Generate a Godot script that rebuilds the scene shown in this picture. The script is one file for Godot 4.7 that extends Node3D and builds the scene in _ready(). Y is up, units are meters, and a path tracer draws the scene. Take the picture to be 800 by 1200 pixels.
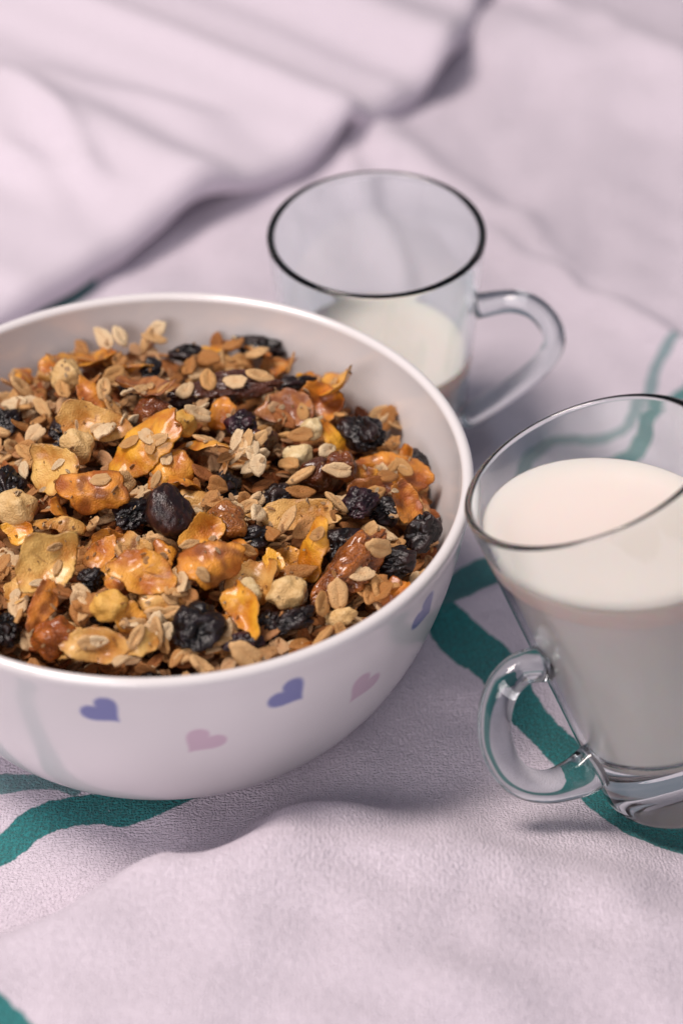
extends Node3D
# A bowl of cereal and two glass mugs of milk on a white towel printed with teal waves. Units: metres.

const KEY_ENERGY := 2.55
const BOWL_R := 0.08
const BOWL_H := 0.06838
const BOWL_FOOT := 0.04
var used := {}
var rng := RandomNumberGenerator.new()
var M := {}
var nz := FastNoiseLite.new()
var nz2 := FastNoiseLite.new()
var cells := FastNoiseLite.new()

func _ready():
	rng.seed = 11
	# camera: a long lens, 40 degrees down, focused on the middle of the bowl
	var cam := Camera3D.new()
	cam.name = "camera"
	var lens := CameraAttributesPhysical.new()
	lens.frustum_focal_length = 87.5
	lens.exposure_aperture = 6.6
	lens.frustum_focus_distance = 0.648
	lens.frustum_near = 0.02
	lens.frustum_far = 20.0
	cam.attributes = lens
	cam.fov = 22.62
	cam.near = 0.02
	cam.far = 20.0
	cam.transform = Transform3D(Basis(Vector3(0.99999, -0.00351, 0.00288), Vector3(0.00454, 0.77303, -0.63435), Vector3(0.0, 0.63436, 0.77304)).orthonormalized(), Vector3(0.04625, 0.47319, 0.51113))
	add_child(cam)
	cam.current = true
	# surroundings: a dim lilac room, and one soft lamp high on the left
	var we := WorldEnvironment.new()
	we.name = "world"
	var env := Environment.new()
	env.background_mode = Environment.BG_COLOR
	env.background_color = Color(0.505, 0.52, 0.565)
	env.background_energy_multiplier = 0.74
	env.tonemap_mode = Environment.TONE_MAPPER_LINEAR
	env.tonemap_exposure = 1.03
	env.sdfgi_enabled = true
	env.ssao_enabled = true
	env.ssil_enabled = true
	we.environment = env
	add_child(we)
	var key := AreaLight3D.new()
	key.name = "softbox"
	key.area_size = Vector2(0.54, 0.54)
	key.light_color = Color(1.0, 0.94, 0.91)
	key.light_energy = KEY_ENERGY
	key.shadow_enabled = true
	add_child(key)
	key.look_at_from_position(Vector3(-0.56, 1.60, 0.04), Vector3(0.03, 0.03, 0.0), Vector3.UP)
	var fill := AreaLight3D.new()
	fill.name = "window"
	fill.area_size = Vector2(1.3, 0.9)
	fill.light_color = Color(1.0, 0.95, 0.955)
	fill.light_energy = 2.25
	fill.shadow_enabled = true
	add_child(fill)
	fill.look_at_from_position(Vector3(-0.85, 1.25, 2.0), Vector3(0.04, 0.03, 0.0), Vector3.UP)
	nz.noise_type = FastNoiseLite.TYPE_SIMPLEX_SMOOTH
	nz.seed = 3
	nz.frequency = 1.0
	nz.fractal_type = FastNoiseLite.FRACTAL_NONE
	nz2.noise_type = FastNoiseLite.TYPE_SIMPLEX_SMOOTH
	nz2.seed = 21
	nz2.frequency = 1.0
	nz2.fractal_octaves = 3
	cells.noise_type = FastNoiseLite.TYPE_CELLULAR
	cells.seed = 8
	cells.frequency = 1.0
	cells.fractal_type = FastNoiseLite.FRACTAL_NONE
	cells.cellular_return_type = FastNoiseLite.RETURN_DISTANCE
	materials()
	table_and_cloth()
	bowl()
	mugs()
	cereal()

# ---------------------------------------------------------------- helpers
func numbered(called: String) -> String:
	var n: int = used.get(called, 0)
	used[called] = n + 1
	return called if n == 0 else "%s_%03d" % [called, n]

func part(called: String, mesh: Mesh, mat: Material, parent: Node = self) -> MeshInstance3D:
	var o := MeshInstance3D.new()
	o.mesh = mesh
	o.material_override = null
	for i in mesh.get_surface_count():
		o.set_surface_override_material(i, mat)
	if parent == self:
		o.name = numbered(called)
	else:
		var n := 0
		var want := called
		while parent.has_node(NodePath(want)):
			n += 1
			want = "%s_%03d" % [called, n]
		o.name = want
	parent.add_child(o, true)
	return o

func tag(o: Node, label: String, category: String, group := "", kind := ""):
	o.set_meta("label", label)
	if category:
		o.set_meta("category", category)
	if group:
		o.set_meta("group", group)
	if kind:
		o.set_meta("kind", kind)

func base(called: String, tr: Transform3D) -> Node3D:
	var o := Node3D.new()
	o.name = numbered(called)
	add_child(o, true)
	o.transform = tr
	return o

# a grid of nu x nv points (u runs fastest); wrap_u joins the last column to the first
func grid_mesh(P: PackedVector3Array, nu: int, nv: int, wrap_u: bool, uv := PackedVector2Array(), col := PackedColorArray(), flip := false, uv2 := PackedVector2Array()) -> ArrayMesh:
	var idx := PackedInt32Array()
	var cu := nu if wrap_u else nu - 1
	for j in nv - 1:
		for i in cu:
			var a := j * nu + i
			var b := j * nu + (i + 1) % nu
			var c := a + nu
			var d := b + nu
			if flip:
				idx.append_array(PackedInt32Array([a, b, c, b, d, c]))
			else:
				idx.append_array(PackedInt32Array([a, c, b, b, c, d]))
	return build(P, idx, uv, col, uv2, 0, false, wrap_u)

# seam: for lathes whose first and last column coincide, average their normals
func build(P: PackedVector3Array, idx: PackedInt32Array, uv := PackedVector2Array(), col := PackedColorArray(), uv2 := PackedVector2Array(), seam := 0, join := false, solid := true) -> ArrayMesh:
	if solid:
		# faces of a closed body look outwards
		var vol := 0.0
		for t in range(0, idx.size(), 3):
			vol += P[idx[t]].dot(P[idx[t + 2]].cross(P[idx[t + 1]]))
		if vol < 0.0:
			for t in range(0, idx.size(), 3):
				var keep := idx[t + 1]
				idx[t + 1] = idx[t + 2]
				idx[t + 2] = keep
	var N := PackedVector3Array()
	N.resize(P.size())
	for t in range(0, idx.size(), 3):
		var a := P[idx[t]]
		var n := (P[idx[t + 2]] - a).cross(P[idx[t + 1]] - a)
		N[idx[t]] += n
		N[idx[t + 1]] += n
		N[idx[t + 2]] += n
	if join and seam:
		for j in P.size() / seam:
			var s := N[j * seam] + N[j * seam + seam - 1]
			N[j * seam] = s
			N[j * seam + seam - 1] = s
	for i in N.size():
		N[i] = N[i].normalized() if N[i].length_squared() > 1e-30 else Vector3.UP
	var A := []
	A.resize(Mesh.ARRAY_MAX)
	A[Mesh.ARRAY_VERTEX] = P
	A[Mesh.ARRAY_NORMAL] = N
	A[Mesh.ARRAY_INDEX] = idx
	if uv.size():
		A[Mesh.ARRAY_TEX_UV] = uv
	if uv2.size():
		A[Mesh.ARRAY_TEX_UV2] = uv2
	if col.size():
		A[Mesh.ARRAY_COLOR] = col
	var m := ArrayMesh.new()
	m.add_surface_from_arrays(Mesh.PRIMITIVE_TRIANGLES, A)
	return m

# profile: from the outer bottom centre, up the outside, over the lip and down the inside
func lathe(prof: PackedVector2Array, seg: int) -> ArrayMesh:
	var P := PackedVector3Array()
	var uv := PackedVector2Array()
	var s := 0.0
	for j in prof.size():
		if j:
			s += prof[j].distance_to(prof[j - 1])
		for i in seg + 1:
			var a := TAU * i / seg
			P.append(Vector3(prof[j].x * cos(a), prof[j].y, prof[j].x * sin(a)))
			uv.append(Vector2(float(i) / seg, s))
	var idx := PackedInt32Array()
	var w := seg + 1
	for j in prof.size() - 1:
		for i in seg:
			var a := j * w + i
			var b := a + 1
			var c := a + w
			var d := c + 1
			idx.append_array(PackedInt32Array([a, b, c, b, d, c]))
	return build(P, idx, uv, PackedColorArray(), PackedVector2Array(), w, true)

# a solid tube along points, with an oval section that may change along it
func tube(pts: PackedVector3Array, side: Vector3, half_w: PackedFloat32Array, half_h: PackedFloat32Array, seg := 24) -> ArrayMesh:
	var P := PackedVector3Array()
	var n := pts.size()
	for k in n:
		var t := (pts[mini(k + 1, n - 1)] - pts[maxi(k - 1, 0)]).normalized()
		var up := side.cross(t).normalized()
		for i in seg:
			var a := TAU * i / seg
			P.append(pts[k] + side * cos(a) * half_w[k] + up * sin(a) * half_h[k])
	var idx := PackedInt32Array()
	for k in n - 1:
		for i in seg:
			var a := k * seg + i
			var b := k * seg + (i + 1) % seg
			idx.append_array(PackedInt32Array([a, a + seg, b, b, a + seg, b + seg]))
	for e in 2:
		var c := P.size()
		P.append(pts[0 if e == 0 else n - 1])
		var o := 0 if e == 0 else (n - 1) * seg
		for i in seg:
			if e == 0:
				idx.append_array(PackedInt32Array([c, o + i, o + (i + 1) % seg]))
			else:
				idx.append_array(PackedInt32Array([c, o + (i + 1) % seg, o + i]))
	return build(P, idx)

func noise_tex(kind: int, freq: float, size: int, octaves := 3, seed_ := 1, ret := -1) -> NoiseTexture2D:
	var n := FastNoiseLite.new()
	n.noise_type = kind
	n.frequency = freq
	n.seed = seed_
	n.fractal_octaves = octaves
	if ret >= 0:
		n.cellular_return_type = ret
	var t := NoiseTexture2D.new()
	t.width = size
	t.height = size
	t.seamless = true
	t.noise = n
	return t

func lin(hex: String) -> Color:
	return Color(hex).srgb_to_linear()

# ---------------------------------------------------------------- materials
func materials():
	var fine := noise_tex(FastNoiseLite.TYPE_SIMPLEX_SMOOTH, 0.03, 256, 4, 5)
	for k in ["oat", "flake", "raisin", "puff", "nut", "crumb"]:
		var m := StandardMaterial3D.new()
		m.resource_name = k
		m.vertex_color_use_as_albedo = true
		m.uv1_triplanar = true
		m.heightmap_enabled = true
		m.heightmap_texture = fine
		M[k] = m
	M.oat.roughness = 0.55
	M.oat.heightmap_scale = 0.035
	M.oat.uv1_scale = Vector3.ONE * 260.0
	M.crumb.roughness = 0.6
	M.crumb.heightmap_scale = 0.03
	M.crumb.uv1_scale = Vector3.ONE * 260.0
	M.flake.roughness = 0.46
	M.flake.clearcoat_enabled = true
	M.flake.clearcoat = 0.55
	M.flake.clearcoat_roughness = 0.22
	M.flake.heightmap_scale = 0.024
	M.flake.uv1_scale = Vector3.ONE * 190.0
	M.flake.backlight_enabled = true
	M.flake.backlight = Color(0.45, 0.36, 0.22)
	M.raisin.roughness = 0.30
	M.raisin.metallic_specular = 0.5
	M.raisin.heightmap_scale = 0.012
	M.raisin.uv1_scale = Vector3.ONE * 200.0
	M.puff.roughness = 0.5
	M.puff.heightmap_scale = 0.03
	M.puff.uv1_scale = Vector3.ONE * 170.0
	M.nut.roughness = 0.28
	M.nut.heightmap_scale = 0.06
	M.nut.uv1_scale = Vector3.ONE * 150.0
	M.nut.clearcoat_enabled = true
	M.nut.clearcoat = 0.7
	M.nut.clearcoat_roughness = 0.15
	var g := StandardMaterial3D.new()
	g.resource_name = "clear_glass"
	g.transparency = BaseMaterial3D.TRANSPARENCY_ALPHA
	g.albedo_color = Color(0.955, 0.985, 0.985, 0.0)
	g.roughness = 0.0
	g.refraction_enabled = true
	g.refraction_scale = 0.05
	M.glass = g
	var mk := StandardMaterial3D.new()
	mk.resource_name = "milk"
	mk.albedo_color = Color(0.945, 0.895, 0.865)
	mk.roughness = 0.22
	mk.subsurf_scatter_enabled = true
	mk.subsurf_scatter_strength = 0.25
	M.milk = mk
	# towel: white crinkled cotton; its teal print lies on the second UV layer
	var tw := StandardMaterial3D.new()
	tw.resource_name = "towel_cotton"
	tw.albedo_color = Color(0.88, 0.845, 0.89)
	tw.roughness = 0.95
	tw.heightmap_enabled = true
	tw.heightmap_texture = weave()
	tw.heightmap_scale = 0.07
	tw.rim_enabled = true
	tw.rim = 0.25
	tw.rim_tint = 0.5
	tw.detail_enabled = true
	tw.detail_blend_mode = BaseMaterial3D.BLEND_MODE_MIX
	tw.detail_uv_layer = BaseMaterial3D.DETAIL_UV_2
	tw.detail_albedo = towel_print()
	M.towel = tw
	var sh := StandardMaterial3D.new()
	sh.resource_name = "white_cotton"
	sh.albedo_color = Color(0.88, 0.845, 0.89)
	sh.roughness = 0.95
	sh.heightmap_enabled = true
	sh.heightmap_texture = tw.heightmap_texture
	sh.heightmap_scale = 0.04
	sh.rim_enabled = true
	sh.rim = 0.25
	M.sheet = sh
	var tb := StandardMaterial3D.new()
	tb.resource_name = "table_wood"
	tb.albedo_color = Color(0.42, 0.34, 0.28)
	tb.roughness = 0.6
	M.table = tb

# ---------------------------------------------------------------- towel
# crepe weave, 36 mm across: 45 wefts and 40 warps, pulled uneven
func weave() -> ImageTexture:
	var n := 768
	var f := FastNoiseLite.new()
	f.noise_type = FastNoiseLite.TYPE_SIMPLEX_SMOOTH
	f.frequency = 0.02
	f.seed = 4
	f.fractal_octaves = 3
	var a := f.get_seamless_image(n, n)
	f.seed = 5
	f.frequency = 0.035
	var b := f.get_seamless_image(n, n)
	var im := Image.create_empty(n, n, false, Image.FORMAT_RGB8)
	for y in n:
		for x in n:
			var w := a.get_pixel(x, y).r - 0.5
			var v := b.get_pixel(x, (y * 2) % n).r
			var u := b.get_pixel((y + 200) % n, x).r - 0.5
			var p := x * TAU * 40.0 / n + w * 9.0
			var q := y * TAU * 45.0 / n + u * 7.0
			var over := sin(p * 0.5) * sin(q * 0.5)
			var h := 0.5 + 0.22 * cos(p) * (0.5 + 0.5 * over) + 0.22 * cos(q) * (0.5 - 0.5 * over) + 0.55 * (v - 0.5) + 0.35 * w
			im.set_pixel(x, y, Color(h, h, h))
	return ImageTexture.create_from_image(im)

const PRINT_AT := Rect2(-0.12, -0.23, 0.42, 0.42)

# teal wave bands: points (x, z, half width) on the towel
var waves := [
	[Vector3(-0.0646, 0.0913, 0.0050), Vector3(-0.0476, 0.0751, 0.0044), Vector3(-0.0399, 0.0677, 0.0044), Vector3(-0.0321, 0.0589, 0.0049), Vector3(-0.0195, 0.0536, 0.0055), Vector3(-0.0086, 0.0540, 0.0052), Vector3(0.0021, 0.0483, 0.0050), Vector3(0.0149, 0.0391, 0.0050)],
	[Vector3(-0.0508, 0.0464, 0.0038), Vector3(-0.0422, 0.0443, 0.0040), Vector3(-0.0356, 0.0437, 0.0030), Vector3(-0.0290, 0.0444, 0.0020), Vector3(-0.0222, 0.0469, 0.0016)],
	[Vector3(0.0652, -0.0259, 0.0030), Vector3(0.0726, -0.0183, 0.0050), Vector3(0.0800, -0.0092, 0.0075), Vector3(0.0860, -0.0022, 0.0066), Vector3(0.0902, 0.0066, 0.0062), Vector3(0.0930, 0.0153, 0.0056), Vector3(0.0999, 0.0270, 0.0054), Vector3(0.1063, 0.0381, 0.0054), Vector3(0.1137, 0.0505, 0.0055), Vector3(0.1236, 0.0616, 0.0060), Vector3(0.1337, 0.0682, 0.0060), Vector3(0.1460, 0.0729, 0.0060)],
	[Vector3(0.0699, -0.0219, 0.0040), Vector3(0.0760, -0.0276, 0.0062), Vector3(0.0847, -0.0356, 0.0072), Vector3(0.0947, -0.0415, 0.0066), Vector3(0.1098, -0.0496, 0.0060)],
	[Vector3(0.0966, -0.0770, 0.0023), Vector3(0.1002, -0.0872, 0.0022), Vector3(0.1059, -0.0962, 0.0022), Vector3(0.1147, -0.1012, 0.0024), Vector3(0.1251, -0.1020, 0.0026), Vector3(0.1324, -0.1057, 0.0023), Vector3(0.1372, -0.1134, 0.0020), Vector3(0.1413, -0.1230, 0.0019), Vector3(0.1436, -0.1332, 0.0019), Vector3(0.1475, -0.1431, 0.0019), Vector3(0.1546, -0.1491, 0.0019), Vector3(0.1686, -0.1536, 0.0022)],
	[Vector3(0.1184, -0.0858, 0.0026), Vector3(0.1265, -0.0886, 0.0033), Vector3(0.1345, -0.0923, 0.0034), Vector3(0.1398, -0.1023, 0.0030), Vector3(0.1429, -0.1134, 0.0028), Vector3(0.1488, -0.1194, 0.0024), Vector3(0.1563, -0.1282, 0.0025), Vector3(0.1665, -0.1362, 0.0026)],
	[Vector3(-0.0624, -0.1573, 0.0060), Vector3(-0.0524, -0.1676, 0.0065), Vector3(-0.0436, -0.1777, 0.0055), Vector3(-0.0372, -0.1850, 0.0040)],
	[Vector3(-0.0399, 0.1356, 0.0040), Vector3(-0.0305, 0.1458, 0.0045), Vector3(-0.0262, 0.1520, 0.0050), Vector3(-0.0222, 0.1622, 0.0060)],
]

const WAVE_TONE := [1.0, 0.8, 1.0, 0.95, 0.65, 0.9, 0.9, 1.0]

func towel_print() -> ImageTexture:
	var n := 2048
	var best := PackedFloat32Array()
	best.resize(n * n)
	var tone := PackedFloat32Array()
	tone.resize(n * n)
	var wave := -1
	var k := n / PRINT_AT.size.x
	for w in waves:
		wave += 1
		for q in w.size() - 1:
			var p0: Vector3 = w[maxi(q - 1, 0)]
			var p1: Vector3 = w[q]
			var p2: Vector3 = w[q + 1]
			var p3: Vector3 = w[mini(q + 2, w.size() - 1)]
			var steps := int(Vector2(p2.x - p1.x, p2.y - p1.y).length() / 0.0012) + 2
			for s in steps:
				var c := p1.cubic_interpolate(p2, p0, p3, float(s) / steps)
				var r := c.z * k
				var cx := (c.x - PRINT_AT.position.x) * k
				var cy := (c.y - PRINT_AT.position.y) * k
				for y in range(maxi(0, int(cy - r - 4)), mini(n, int(cy + r + 5))):
					var half := sqrt(maxf(0.0, (r + 4) * (r + 4) - (y - cy) * (y - cy)))
					for x in range(maxi(0, int(cx - half)), mini(n, int(cx + half) + 1)):
						var d := r + 4.0 - sqrt((x - cx) * (x - cx) + (y - cy) * (y - cy))
						var at := y * n + x
						if d > best[at]:
							best[at] = d
							tone[at] = WAVE_TONE[wave]
	var bytes := PackedByteArray()
	bytes.resize(n * n * 4)
	for y in n:
		for x in n:
			var at := y * n + x
			var a := 0.0
			if best[at] > 0.0:
				# ragged along the weave, with small unprinted flecks
				var e := best[at] - 4.0 + 1.5 * nz2.get_noise_2d(x * 0.16, y * 0.16) + 2.0 * nz.get_noise_2d(x * 0.03, y * 0.03)
				a = clampf(e * 0.5 + 0.5, 0.0, 1.0)
				if nz.get_noise_2d(x * 0.07, y * 0.07 + 400.0) > 0.93:
					a *= 0.35
			var v := 0.9 + 0.16 * nz.get_noise_2d(x * 0.16, y * 0.16)
			bytes[at * 4] = int(4.0 * v)
			bytes[at * 4 + 1] = int(138.0 * v)
			bytes[at * 4 + 2] = int(138.0 * v)
			bytes[at * 4 + 3] = int(a * tone[at] * 245.0)
	return ImageTexture.create_from_image(Image.create_from_data(n, n, false, Image.FORMAT_RGBA8, bytes))

func along(pts: Array, x: float) -> float:
	if x <= pts[0].x:
		return pts[0].y
	for i in pts.size() - 1:
		var a: Vector2 = pts[i]
		var b: Vector2 = pts[i + 1]
		if x <= b.x:
			return lerpf(a.y, b.y, smoothstep(0.0, 1.0, (x - a.x) / (b.x - a.x)))
	return pts[pts.size() - 1].y

func ridge(p: Vector2, a: Vector2, b: Vector2, w: float, h: float) -> float:
	var d := b - a
	var t := (p - a).dot(d) / d.length_squared()
	var e := 1.0 - smoothstep(0.25, 0.8, absf(t - 0.5))
	if e <= 0.0:
		return 0.0
	var dist := (p - a - d * t).dot(Vector2(-d.y, d.x).normalized()) + 0.003 * nz.get_noise_2d(p.x * 30.0, p.y * 30.0)
	return h * e * exp(-dist * dist / (w * w))

func bump(p: Vector2, c: Vector2, sx: float, sz: float, h: float) -> float:
	var q := (p - c) / Vector2(sx, sz)
	return h * exp(-q.length_squared())

const CREST := [Vector2(-0.07, 0.142), Vector2(-0.035, 0.128), Vector2(0.006, 0.103), Vector2(0.035, 0.094), Vector2(0.07, 0.094), Vector2(0.1, 0.104), Vector2(0.14, 0.125), Vector2(0.2, 0.15)]
const CREST_W := [Vector2(0.0, 0.036), Vector2(0.05, 0.044), Vector2(0.10, 0.058), Vector2(0.2, 0.08)]

func towel_h(x: float, z: float) -> float:
	var p := Vector2(x, z)
	var r := p.length()
	var h := 0.0
	# the thick fold pushed up in front
	var zc := along(CREST, x)
	var w := along(CREST_W, x)
	h += lerpf(0.031, 0.020, smoothstep(0.0, 0.11, x)) * smoothstep(zc - w, zc, z) + 0.05 * maxf(0.0, z - zc)
	h -= 0.25 * maxf(0.0, z - 0.17)
	h += bump(p, Vector2(0.075, 0.135), 0.03, 0.016, 0.004)
	h += bump(p, Vector2(0.041, 0.066), 0.018, 0.011, 0.007)
	# under the raised side of the tilted mug
	h += bump(p, Vector2(0.178, 0.052), 0.022, 0.03, 0.020)
	# low creases behind
	var far := smoothstep(-0.05, -0.12, z)
	h += ridge(p, Vector2(0.088, -0.211), Vector2(0.165, -0.135), 0.004, 0.0050)
	h += ridge(p, Vector2(0.040, -0.300), Vector2(0.118, -0.195), 0.008, 0.0065)
	h += ridge(p, Vector2(0.110, -0.395), Vector2(0.185, -0.285), 0.009, 0.0075)
	h += ridge(p, Vector2(0.050, -0.262), Vector2(0.068, -0.175), 0.005, 0.0035)
	h += ridge(p, Vector2(0.070, -0.120), Vector2(0.100, -0.084), 0.009, 0.004)
	h += ridge(p, Vector2(0.066, -0.014), Vector2(0.100, -0.036), 0.005, 0.004)
	h += ridge(p, Vector2(0.105, -0.350), Vector2(0.22, -0.26), 0.020, 0.009)
	h += far * 0.0025 * nz.get_noise_2d(x * 14.0, z * 14.0)
	h += 0.0012 * nz.get_noise_2d(x * 40.0 + 7.0, z * 40.0)
	# flat where things stand
	h *= smoothstep(0.040, 0.060, r)
	h *= smoothstep(0.026, 0.038, p.distance_to(Vector2(0.0576, -0.102)))
	return h + 0.00035 * nz2.get_noise_2d(x * 500.0, z * 500.0)

func table_and_cloth():
	var slab := BoxMesh.new()
	slab.size = Vector3(1.6, 0.04, 1.6)
	var t := part("tabletop", slab, M.table)
	t.position = Vector3(0.05, -0.045, -0.2)
	tag(t, "flat table top under the printed towel", "", "", "structure")
	# towel
	var x0 := -0.3
	var x1 := 0.36
	var z0 := -0.62
	var z1 := 0.24
	var P := PackedVector3Array()
	var uv := PackedVector2Array()
	var uv2 := PackedVector2Array()
	var xs := PackedFloat32Array()
	var zs := PackedFloat32Array()
	var x := x0
	while x < x1:
		xs.append(x)
		x += 0.0016 if x > -0.075 and x < 0.19 else 0.006
	var z := z0
	while z < z1:
		zs.append(z)
		z += 0.0016 if z > -0.2 and z < 0.16 else 0.004
	for zz in zs:
		for xx in xs:
			P.append(Vector3(xx, towel_h(xx, zz), zz))
			uv.append(Vector2(xx, zz) / 0.045)
			uv2.append((Vector2(xx, zz) - PRINT_AT.position) / PRINT_AT.size.x)
	# the print image repeats, so coordinates stop at its empty border
	for i in uv2.size():
		uv2[i] = uv2[i].clamp(Vector2(0.001, 0.001), Vector2(0.999, 0.999))
	var tw := part("towel", grid_mesh(P, xs.size(), zs.size(), false, uv, PackedColorArray(), true, uv2), M.towel)
	tag(tw, "rumpled white cotton towel printed with teal wavy bands, under everything", "towel")
	folded_cloth()

const EDGE := [Vector2(-0.150, -0.030), Vector2(-0.0659, -0.1452), Vector2(-0.0427, -0.1709), Vector2(-0.0135, -0.2035), Vector2(0.018, -0.2309), Vector2(0.0469, -0.2602), Vector2(0.0619, -0.2776), Vector2(0.0775, -0.2966), Vector2(0.0888, -0.3138), Vector2(0.0963, -0.346), Vector2(0.112, -0.40), Vector2(0.16, -0.5)]

const CREASE := [
	[-0.070, -0.278, -0.046, -0.244, 0.005, 0.0035], [-0.054, -0.250, -0.036, -0.220, 0.005, 0.004], [-0.046, -0.224, -0.020, -0.214, 0.005, 0.003],
	[-0.083, -0.262, -0.058, -0.226, 0.006, 0.0035], [-0.066, -0.236, -0.040, -0.196, 0.006, 0.0025], [-0.066, -0.286, 0.016, -0.256, 0.008, 0.003], [-0.02, -0.266, 0.03, -0.235, 0.008, 0.002],
]

func creases(p: Vector2) -> float:
	var h := 0.0
	for c in CREASE:
		h += ridge(p, Vector2(c[0], c[1]), Vector2(c[2], c[3]), c[4], c[5])
	return h

func folded_cloth():
	# a doubled white cloth whose folded edge hangs a little above the towel
	var away := Vector2(-0.82, -0.57).normalized()
	var nu := 260
	var off: Array[Vector2] = []
	var rad := 0.0062
	for k in 8:
		off.append(Vector2(0.05 - 0.0055 * k, -rad))
	for k in 15:
		var a := -PI / 2 - PI * k / 14.0
		off.append(Vector2(cos(a), sin(a)) * rad + Vector2(rad, 0))
	for k in 70:
		off.append(Vector2(rad + 0.003 + 0.0045 * k, rad))
	var P := PackedVector3Array()
	var uv := PackedVector2Array()
	var run := 0.0
	for j in off.size():
		if j:
			run += off[j].distance_to(off[j - 1])
		for i in nu:
			var s := float(i) / (nu - 1) * (EDGE.size() - 1)
			var q := mini(int(s), EDGE.size() - 2)
			var e: Vector2 = EDGE[q].cubic_interpolate(EDGE[q + 1], EDGE[maxi(q - 1, 0)], EDGE[mini(q + 2, EDGE.size() - 1)], s - q)
			var p := e + away * off[j].x
			var low := 0.0065 + 0.0105 * (exp(-pow((s - 3.45) / 0.4, 2.0)) + exp(-pow((s - 5.2) / 0.35, 2.0)) + exp(-pow((s - 7.9) / 0.6, 2.0))) + 0.0012 * nz.get_noise_2d(e.x * 40.0 + 3.0, e.y * 40.0)
			var y := low + off[j].y * (1.0 + 0.25 * nz.get_noise_2d(e.x * 30.0, e.y * 30.0))
			var d := maxf(0.0, off[j].x - rad)
			var soft := smoothstep(0.0, 0.03, d)
			if off[j].y > 0.0:
				y += soft * (0.006 * smoothstep(0.0, 0.09, d) + 0.0018 * nz.get_noise_2d(p.x * 9.0, p.y * 9.0))
				y += soft * creases(p)
			P.append(Vector3(p.x, y, p.y))
			uv.append(Vector2(s * 1.0, run / 0.045))
	var o := part("folded_cloth", grid_mesh(P, nu, off.size(), false, uv, PackedColorArray(), false), M.sheet)
	tag(o, "plain white folded cloth behind the bowl, its rolled edge lying over the towel", "cloth")

# ---------------------------------------------------------------- bowl
func bowl_out(a: float) -> Vector2:
	var y := (BOWL_H - 0.0016) * (1.0 - pow(maxf(cos(a), 0.0), 1.333))
	return Vector2(BOWL_FOOT + (BOWL_R - BOWL_FOOT) * pow(sin(a), 0.846) + 0.0007 * exp(-pow((y - BOWL_H + 0.002) / 0.004, 2.0)) - 0.0007, y)

func bowl_in_r(y: float) -> float:
	var t := clampf((y - 0.006) / (BOWL_H - 0.0076), 0.0, 1.0)
	var a := acos(pow(1.0 - t, 1.0 / 1.333))
	return 0.036 + (BOWL_R - 0.0032 - 0.036) * pow(sin(a), 0.846)

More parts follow.
